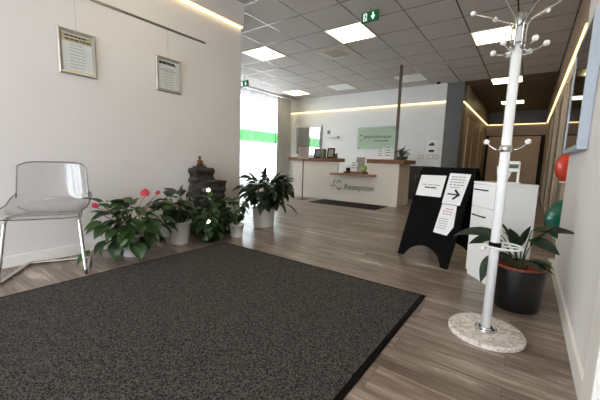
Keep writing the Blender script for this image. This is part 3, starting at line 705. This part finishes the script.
# local x = forwards, y = sideways ; profile (x,z)
prof = [(.0, .825), (.004, .78), (.012, .7), (.022, .62), (.034, .55), (.055, .505), (.09, .475), (.15, .462), (.25, .458), (.35, .460), (.43, .468), (.475, .468), (.49, .46), (.496, .447)]
def shell_pt(i, u):
    x, z = prof[i]; tb = i / (len(prof) - 1)
    hw = .215 + .02 * min(1, i / 5) + (.015 if 6 <= i <= 10 else 0)
    if i == 0: z -= .03 * abs(u) ** 6
    curl = abs(u) ** 5
    if i <= 4: return Vector((x + .035 * u * u + .03 * curl, u * hw, z))
    k = 1 - max(0, i - 8) / 6
    return Vector((x - (.0), u * hw, z + .055 * curl * max(.15, k) * (1.6 if i in (5, 6, 7) else 1)))
def shell_grid(off):
    return [[shell_pt(i, -1 + 2 * j / 14) for j in range(15)] for i in range(len(prof))]
q = MB(); q.rings(shell_grid(0), m_acrylic, True, False, False)
o = q.build('seat_shell', m_acrylic, t); md = o.modifiers.new('thick', 'SOLIDIFY'); md.thickness = .006; md.offset = 0
md2 = o.modifiers.new('sub', 'SUBSURF'); md2.levels = 1; md2.render_levels = 1
edge = [shell_pt(i, -1) for i in range(len(prof))] + [shell_pt(len(prof) - 1, -1 + 2 * j / 14) for j in range(1, 14)] + [shell_pt(i, 1) for i in range(len(prof) - 1, -1, -1)] + [shell_pt(0, 1 - 2 * j / 14) for j in range(1, 14)]
q = MB(); q.tube(edge + [edge[0]], .0045, m_acrylic_edge, 6, False); tag(q.build('shell_rim', m_acrylic_edge, t), 'grey-edged rim of the clear shell')
q = MB(); q.tube([shell_pt(7, -1 + 2 * j / 14) + Vector((0, 0, -.012)) for j in range(1, 14)], .003, m_acrylic_edge, 6); q.tube([shell_pt(9, -1 + 2 * j / 14) + Vector((0, 0, -.012)) for j in range(1, 14)], .003, m_acrylic_edge, 6); q.build('seat_rib', m_acrylic_edge, t)
r_ = .0125; hwf = .205; pts = []
def corner(a, b, c, rad, n=5):
    a, b, c = Vector(a), Vector(b), Vector(c); p = b + (a - b).normalized() * rad; s = b + (c - b).normalized() * rad
    return [p.lerp(b, k / n).lerp(b.lerp(s, k / n), k / n) for k in range(n + 1)]
key = [(.10, -hwf + .04, .435), (.36, -hwf - .02, .435), (.48, -hwf - .05, r_), (.02, -hwf, r_), (.02, hwf, r_), (.48, hwf + .035, r_), (.36, hwf - .01, .435), (.10, hwf - .04, .435)]
path = [key[0]]
for i in range(1, 7): path += corner(key[i - 1], key[i], key[i + 1], .045)
path.append(key[7])
q = MB(); q.tube(path, r_, m_chrome, 12); q.tube([(.12, -hwf + .04, .435), (.12, hwf - .04, .435)], .01, m_chrome, 8); q.build('cantilever_frame', m_chrome, t)

# ------------------------------------------------------------------ coat stand
SX, SY = -.103, 1.885
t = thing('coat_stand', 'white coat stand with ball-tipped chrome hooks on a round marble base', 'coat stand', (SX, SY, 0))
q = MB(); q.lathe([(.001, .0), (.176, 0), (.182, .004), (.182, .02), (.176, .026), (.001, .0262)], (0, 0, 0), m_marble, 56, False, False); q.build('base', m_marble, t)
q = MB(); q.lathe([(.055, .0265), (.055, .031), (.036, .033), (.034, .04), (.001, .041)], (0, 0, 0), m_chrome, 28, False, False); q.torus((0, 0, .031), .048, .005, m_chrome); q.build('base_ring', m_chrome, t)
q = MB(); q.lathe([(.0225, .03), (.0225, 1.46), (.016, 1.462), (.016, 1.60)], (0, 0, 0), m_whitemetal, 24); q.build('pole', m_whitemetal, t)
q = MB(); q.lathe([(.019, 1.565), (.022, 1.57), (.022, 1.622), (.019, 1.626), (.001, 1.626)], (0, 0, 0), m_steel, 24)
q.torus((0, 0, 1.565), .026, .004, m_steel, 24, 6); q.torus((0, 0, 1.485), .028, .005, m_steel, 24, 6); q.build('crown', m_steel, t)
def hook(az, pts, ball):
    c, s = math.cos(az), math.sin(az); P_ = [(r * c, r * s, z) for r, z in pts]
    q = MB(); q.tube(P_, .0036, m_chrome, 8); o = q.build('hook', m_chrome, t)
    q = MB(); q.sphere(P_[-1], ball, m_knob, 14); q.build('ball_tip', m_knob, o)
for az in (170, 125, 62, 5, -55, -115):
    hook(math.radians(az), [(.026, 1.46), (.029, 1.48), (.029, 1.565), (.042, 1.59), (.11, 1.63), (.215, 1.685)], .0125)
for az in (157, 112, 65, 4, -52, -117):
    hook(math.radians(az), [(.024, 1.475), (.03, 1.455), (.05, 1.447), (.08, 1.452), (.112, 1.472)], .0135)
q = MB(); q.lathe([(.026, .97), (.029, .973), (.029, 1.0), (.026, 1.003)], (0, 0, 0), m_chrome, 20); q.build('hook_collar', m_chrome, t)
for az in (175, 5): hook(math.radians(az), [(.026, .985), (.045, .983), (.07, 1.0), (.088, 1.022)], .014)
q = MB(); q.torus((.035, .01, .49), .085, .005, m_whitemetal, 40, 8)
q.tube([(.026, .005, .49), (.117, .015, .49)], .004, m_whitemetal, 6); q.tube([(-.026, 0, .49), (-.048, 0, .49)], .004, m_whitemetal, 6)
q.build('umbrella_ring', m_whitemetal, t)
q = MB(); q.lathe([(.026, .475), (.029, .478), (.029, .503), (.026, .506)], (0, 0, 0), m_black, 20); q.build('clamp', m_black, t)
q = MB(); q.tube([(-.026, -.01, .485), (-.045, -.02, .47)], .005, m_chrome, 6); q.sphere((-.052, -.022, .465), .013, m_knob, 12); q.build('clamp_knob', m_knob, t)

# ------------------------------------------------------------------ sandwich board
BL, BR = Vector((-.985, 3.055, 0)), Vector((-.49, 2.845, 0)); TL, TR = Vector((-.855, 3.2, .86)), Vector((-.345, 2.982, .865))
cen = (BL + BR) / 2; wd = (BR - BL).normalized(); back = Vector((-wd.y, wd.x, 0))
t = thing('sandwich_board', 'black A-frame notice board with paper signs standing on the floor', 'sign board', (cen.x, cen.y, 0))
def board_panel(bl, br, tr, tl, name, th):
    bl, br, tr, tl = [Vector(v) - Vector((cen.x, cen.y, 0)) for v in (bl, br, tr, tl)]
    n = (br - bl).cross(tl - bl).normalized()
    def U(u, v): return (bl.lerp(br, u)).lerp(tl.lerp(tr, u), v)
    ol = [U(.0, .0), U(.11, .0)] + [U(.14 + .01 * 0 + (.86 - .14) * k / 12, .035 + .13 * math.sin(PI * k / 12) ** .6) for k in range(13)] + [U(.89, 0), U(1, 0), U(1, .95), U(.985, .985), U(.95, 1), U(.05, 1), U(.015, .985), U(0, .95)]
    q = MB(); q.prism([p + n * 0 for p in ol], -n * th, m_black); return q.build(name, m_black, t), U, n
o, U, nf = board_panel(BL, BR, TR, TL, 'front_panel', .022)
off = back * .06
shift = Vector((wd.x * .0, wd.y * .0, 0))
b2l, b2r = BL + back * .52, BR + back * .52
t2l, t2r = TL + back * .05, TR + back * .05
board_panel(b2r, b2l, t2l, t2r, 'rear_panel', .022)
q = MB(); c0 = Vector((cen.x, cen.y, 0))
q.tube([TL - c0 + back * .025 + Vector((0, 0, .0)), TR - c0 + back * .025], .012, m_black, 10); q.build('hinge', m_black, t)
# papers on the front (own top-level things)
def on_board(u0, v0, u1, v1, lift):
    """sheet corner placement in board coordinates -> axes"""
    a, b, c = U(u0, v0) + c0, U(u1, v0) + c0, U(u0, v1) + c0
    return frame_axes(a + nf * lift, b - a, c - a), (b - a).length, (c - a).length
def notice(name, label, pts, lift, deco):
    P3 = [U(u, v) + c0 + nf * lift for u, v in pts]; org = P3[0].copy()
    q = MB(); q.prism(P3, nf * .0012, m_paper)
    for (u0, v0, u1, v1, m) in deco:
        q.poly([U(a, b) + c0 + nf * (lift + .0018) for a, b in ((u0, v0), (u1, v0), (u1, v1), (u0, v1))], m)
    return tag(q.build(name, m_paper, origin=org), label, 'paper notice', 'paper notices on the sandwich board')
def words(u0, u1, v, h, m, n=4, seed=0, skew=0):
    r = random.Random(seed); out = []; x = u0
    for k in range(n):
        w_ = (u1 - u0) / n * r.uniform(.7, .92); out.append((x, v + skew * x, x + w_, v + h + skew * x, m)); x += (u1 - u0) / n
    return out
d1 = words(.12, .48, .815, .007, m_inkgrey, 3, 1) + words(.18, .42, .782, .013, m_ink, 2, 2)
notice('paper_sheet', 'white landscape sheet with two lines of print at board upper left', [(.04, .69), (.535, .695), (.53, .925), (.045, .92)], .001, d1)
d2 = []
for k in range(5): d2 += words(.63 + .02 * (k == 4), .88 - .06 * (k == 4), .915 - k * .027, .007, m_inkgrey, 4, 10 + k)
n2 = notice('paper_sheet', 'white sheet with large black arrow at board upper right', [(.592, .637), (.905, .637), (.935, .95), (.585, .955)], .003, d2)
q = MB()
U0 = U
q.prism([U(a, b) + c0 + nf * .0056 for a, b in [(.645, .734), (.80, .734), (.745, .700), (.765, .683), (.865, .74), (.765, .797), (.745, .78), (.80, .748), (.645, .748)]], nf * .0004, m_ink)
o = q.build('arrow', m_ink, n2, origin=U(.7, .74) + c0); o.location = (U(.7, .74) + c0) - Vector(n2.location)
d3 = []
for k in range(3): d3 += words(.66 + .03 * (k == 0), .83, .585 - k * .026, .007, m_inkred, 3, 30 + k)
for k in range(5): d3 += words(.62, .80, .48 - k * .024, .006, m_inkgrey, 4, 40 + k)
notice('paper_sheet', 'long white sheet with red and grey print hanging below the arrow sheet', [(.59, .33), (.84, .325), (.91, .42), (.86, .632), (.605, .632)], .0015, d3)

# ------------------------------------------------------------------ drawer cabinet
A_, B_ = Vector((-.35, 2.89, 0)), Vector((-.145, 2.617, 0)); fd = (B_ - A_); Wd = fd.length; fd.normalize(); rt = Vector((-fd.y, fd.x, 0)); Dp = .27
angc = math.atan2(fd.y, fd.x)
t = thing('drawer_cabinet', 'white drawer cabinet with black handles behind the coat stand', 'cabinet', (A_.x, A_.y, 0), angc)
HCb = .775
q = MB(); q.box((0, .018, 0), (Wd, Dp, HCb - .02), m_white, .002); q.box((0, 0, HCb - .019), (Wd, Dp, HCb), m_white, .002); q.box((.012, .01, 0), (Wd - .012, .02, .03), m_white); q.build('body', m_white, t)
for nm, z1, z0, hz in (('drawer', HCb - .022, .578, .712), ('door', .574, .034, .508)):
    q = MB(); q.box((.002, 0, z0), (Wd - .002, .017, z1), m_white, .002); dr = q.build(nm, m_white, t)
    q = MB(); q.tube([(Wd * .14, -.0, hz), (Wd * .14, -.018, hz), (Wd * .58, -.018, hz), (Wd * .58, 0, hz)], .0045, m_black, 8); q.build('handle', m_black, dr)
# dispenser on top
dc = A_ + fd * (Wd * .62) + rt * .14
t = thing('hand_dispenser', 'white hand sanitiser dispenser with green label on the drawer cabinet', 'dispenser', (dc.x, dc.y, HCb), angc + PI / 2 - .4)
q = MB(); q.box((-.07, -.04, 0), (.07, .04, .008), m_white, .002); q.box((-.065, .01, .008), (-.05, .024, .12), m_white, .003); q.box((.05, .01, .008), (.065, .024, .12), m_white, .003); q.build('foot', m_white, t)
q = MB(); q.box((-.06, -.02, .085), (.06, .04, .165), m_white, .012); q.build('housing', m_white, t)
q = MB(); q.box((-.035, -.0225, .112), (.045, -.02, .142), m_sage); tag(q.build('label', m_sage, t), 'small green label')
q = MB(); q.tube([(-.07, .01, .13), (-.085, -.02, .12), (-.085, -.05, .06)], .006, m_white, 8); q.build('lever', m_white, t); q = MB(); q.tube([(0, -.012, .085), (-.02, -.022, .03)], .009, m_white, 8); q.build('nozzle', m_white, t)

# ------------------------------------------------------------------ balls on a rack in the niche
t = thing('ball_rack', 'white vertical rack holding exercise balls behind the right wall edge', 'rack', (.38, 3.82, 0))
q = MB(); q.lathe([(.14, 0), (.14, .012), (.02, .02), (.001, .02)], (.0, .0, 0), m_whitemetal, 24)
q.tube([(.0, .26, .01), (.0, .26, 1.15)], .012, m_whitemetal, 10); q.tube([(0, 0, .012), (0, .26, .012)], .012, m_whitemetal, 8); q.build('post', m_whitemetal, t)
for z in (.235, .77):
    q = MB(); q.torus((0, 0, z), .135, .007, m_whitemetal, 32, 8); q.tube([(0, .135, z), (0, .252, z)], .007, m_whitemetal, 8); q.build('ring_arm', m_whitemetal, t)
def ball(c, r, ringz, m, label):
    q = MB(); q.sphere((0, 0, 0), r, m, 40); q.lathe([(.012, r - .002), (.010, r + .003), (.001, r + .003)], (0, 0, 0), m_white, 12)
    o = q.build('exercise_ball', m); o.location = c; tag(o, label, 'exercise ball', 'exercise balls on the rack')
ball((.38, 3.82, .235 + math.sqrt(.215 ** 2 - .128 ** 2) - .0 + .004), .215, .235, m_greenball, 'dark green exercise ball, lower one at the right wall edge')
ball((.38, 3.82, .77 + math.sqrt(.185 ** 2 - .128 ** 2) + .004), .185, .77, m_red, 'red exercise ball, upper one just below the framed wall picture')

# ------------------------------------------------------------------ framed mirror on the right wall
t = thing('wall_picture', 'large framed dark glazed picture with pale edge on near right wall', 'picture', (.258, 2.86, 1.395))
hy_, hz_ = .45, .385
q = MB()
for a, b in (((-hy_, -hz_), (hy_, -hz_ + .03)), ((-hy_, hz_ - .03), (hy_, hz_)), ((-hy_, -hz_ + .03), (-hy_ + .03, hz_ - .03)), ((hy_ - .03, -hz_ + .03), (hy_, hz_ - .03))):
    q.box((-.05, a[0], a[1]), (0, b[0], b[1]), m_bluegrey, .002)
q.build('frame', m_bluegrey, t)
q = MB(); q.box((-.044, -hy_ + .03, -hz_ + .03), (-.034, hy_ - .03, hz_ - .03), m_picglass); q.build('glazed_print', m_picglass, t)

# ------------------------------------------------------------------ back wall things
t = thing('wall_mirror', 'rectangular mirror on the back wall left behind the reception', 'mirror', (-5.85, 8.398, 1.5))
q = MB(); q.box((-.46, -.012, -.43), (.46, -.004, .43), m_mirror); q.build('mirror_glass', m_mirror, t)
q = MB(); q.box((.46, -.02, -.43), (.49, 0, .43), m_darkgrey); q.box((-.475, -.02, -.43), (-.46, 0, .43), m_frame); q.box((-.475, -.02, .43), (.49, 0, .445), m_frame); q.box((-.475, -.02, -.445), (.49, 0, -.43), m_frame); q.build('frame', m_frame, t)
q = MB(); q.box((-5.33, 8.385, 1.15), (-5.31, 8.4, 2.02), m_inkgrey); tag(q.build('cable_cover', m_inkgrey), 'thin vertical grey strip right of the wall mirror', 'cable cover')
m_shelf = mat('pale_grey_shelf', (190, 188, 184), .5)
q = MB(); q.box((-5.1, 8.3, 1.6), (-4.72, 8.4, 1.615), m_shelf); q.box((-4.735, 8.3, 1.57), (-4.72, 8.4, 1.64), m_shelf); tag(q.build('wall_shelf', m_shelf), 'narrow grey wall shelf between the mirror and the glass sign', 'shelf')
q = MB(); q.box((-5.13, 8.385, 1.72), (-5.03, 8.4, 1.83), m_inkgrey, .004); tag(q.build('wall_box', m_inkgrey), 'small grey box on the back wall above the narrow shelf', 'wall box')
t = thing('glass_sign', 'pale green glass sign with green lettering on the back wall', 'sign', (-3.47, 8.398, 1.57))
q = MB(); q.box((-.62, -.034, -.31), (.50, -.026, .31), m_glasssign, .001); q.build('glass_panel', m_glasssign, t)
m_glassback = mat('frosted_green', (218, 225, 213), .35, var=.02)
q = MB(); q.box((-.62, -.026, -.31), (.50, -.0255, .31), m_glassback); q.build('frosted_backing', m_glassback, t)
for sx in (-.57, .45):
    for sz in (-.26, .26):
        q = MB(); q.tube([(sx, 0, sz), (sx, -.04, sz)], .014, m_steel, 12); q.build('standoff', m_steel, t)
text_mesh('physiotherapie', .135, frame_axes((-.42, -.036, .0), (1, 0, 0), (0, 0, 1)), m_greenlogo, 'lettering', t, .0015)
q = MB(); q.box((-.12, -.038, -.085), (.32, -.0345, -.065), m_greenlogo); q.build('underline', m_greenlogo, t)
swirl(-.5, .05, .045, -.3, 3.6, .009, t, (0, -.036, 0)); swirl(-.5, -.03, .04, 2.6, 6.6, .008, t, (0, -.036, 0))
q = MB(); q.box((-2.17, 8.395, 1.17), (-1.9, 8.4, 1.5), m_paper)
q.poly([(-2.12, 8.394, 1.36), (-1.96, 8.394, 1.36), (-2.0, 8.394, 1.44), (-2.08, 8.394, 1.42)], m_ink); q.poly([(-2.1, 8.394, 1.2), (-1.97, 8.394, 1.2), (-1.97, 8.394, 1.26), (-2.1, 8.394, 1.26)], m_ink)
tag(q.build('poster', m_paper), 'small white poster with black drawing beside the grey column', 'poster')
for i, (x0, x1, lb) in enumerate(((-2.34, -2.22, 'single beige wall switch left of the small poster'), (-2.14, -1.98, 'wide beige socket strip below the small poster'), (-1.94, -1.86, 'beige wall switch right next to the grey column'))):
    q = MB(); q.box((x0, 8.385, 1.03), (x1, 8.4, 1.13), m_doorpale, .003); q.box((x0 + .02, 8.38, 1.05), (x1 - .02, 8.386, 1.11), m_trimwhite, .002); tag(q.build('wall_switch', m_doorpale), lb, 'wall switch')
t = thing('low_cabinet', 'dark grey low cabinet behind the right end of the reception desk', 'cabinet', (-2.2, 8.15, 0))
q = MB(); q.box((-.3, -.22, 0), (.3, .22, .84), m_darkgrey, .004); q.build('body', m_darkgrey, t)
q = MB(); q.box((-.29, -.238, .04), (-.005, -.222, .82), m_darkgrey, .003); dd = q.build('door', m_darkgrey, t)
q = MB(); q.tube([(-.04, -.25, .5), (-.04, -.25, .65)], .005, m_steel, 6); q.build('handle', m_steel, dd)
q = MB(); q.box((.005, -.238, .04), (.29, -.222, .82), m_darkgrey, .003); dd = q.build('door', m_darkgrey, t)
q = MB(); q.tube([(.04, -.25, .5), (.04, -.25, .65)], .005, m_steel, 6); q.build('handle', m_steel, dd)

# ------------------------------------------------------------------ corridor doors (structure)
def door(n, origin, rot, w_, h_, mfr, mleaf, fr=.07, handle_side=1):
    e = bpy.data.objects.new('door_%d' % n, None); C.objects.link(e); e.location = origin; e.rotation_euler = (0, 0, rot); e['kind'] = 'structure'
    q = MB(); q.box((0, -.03, 0), (fr, 0, h_), mfr, .003); q.box((w_ - fr, -.03, 0), (w_, 0, h_), mfr, .003); q.box((fr, -.03, h_ - fr), (w_ - fr, 0, h_), mfr, .003); q.build('door_frame', mfr, e)
    q = MB(); q.box((fr, -.015, .005), (w_ - fr, 0, h_ - fr), mleaf, .002); q.build('door_leaf', mleaf, e)
    hx_ = w_ - fr - .08 if handle_side > 0 else fr + .08
    q = MB(); q.tube([(hx_, -.015, 1.05), (hx_, -.06, 1.05), (hx_ - .11 * handle_side, -.06, 1.05)], .009, m_steel, 8); q.build('door_handle', m_steel, e)
# wall faces -X on the right side: local +x -> world -Y ; local -y -> world -X
for n, y in ((1, 5.9), (2, 7.6), (3, 9.4), (4, 11.4)):
    door(n, (.36, y, 0), -PI / 2, 1.15, 2.2, m_doorpale, m_doorgrey, .13)
for n, y in ((5, 9.2), (6, 11.6)):
    door(n, (-1.41, y, 0), PI / 2, 1.0, 2.12, m_doorpale, m_taupe, .09)
e = bpy.data.objects.new('door_7', None); C.objects.link(e); e.location = (-.53, 13.6, 0); e['kind'] = 'structure'
m_shadow = mat('painted_gap_shade', (28, 24, 21), .8); m_bigdoor = mat('brown_sliding_door', (196, 166, 136), .45, var=.04)
q = MB(); q.box((-.86, -.012, 0), (.88, 0, 2.0), m_shadow); q.build('gap_shade', m_shadow, e)  # flat dark sheet: shadow gaps beside the door leaf painted as colour
q = MB(); q.box((-.77, -.04, .01), (.76, -.013, 1.96), m_bigdoor, .004); q.build('door_leaf', m_bigdoor, e)
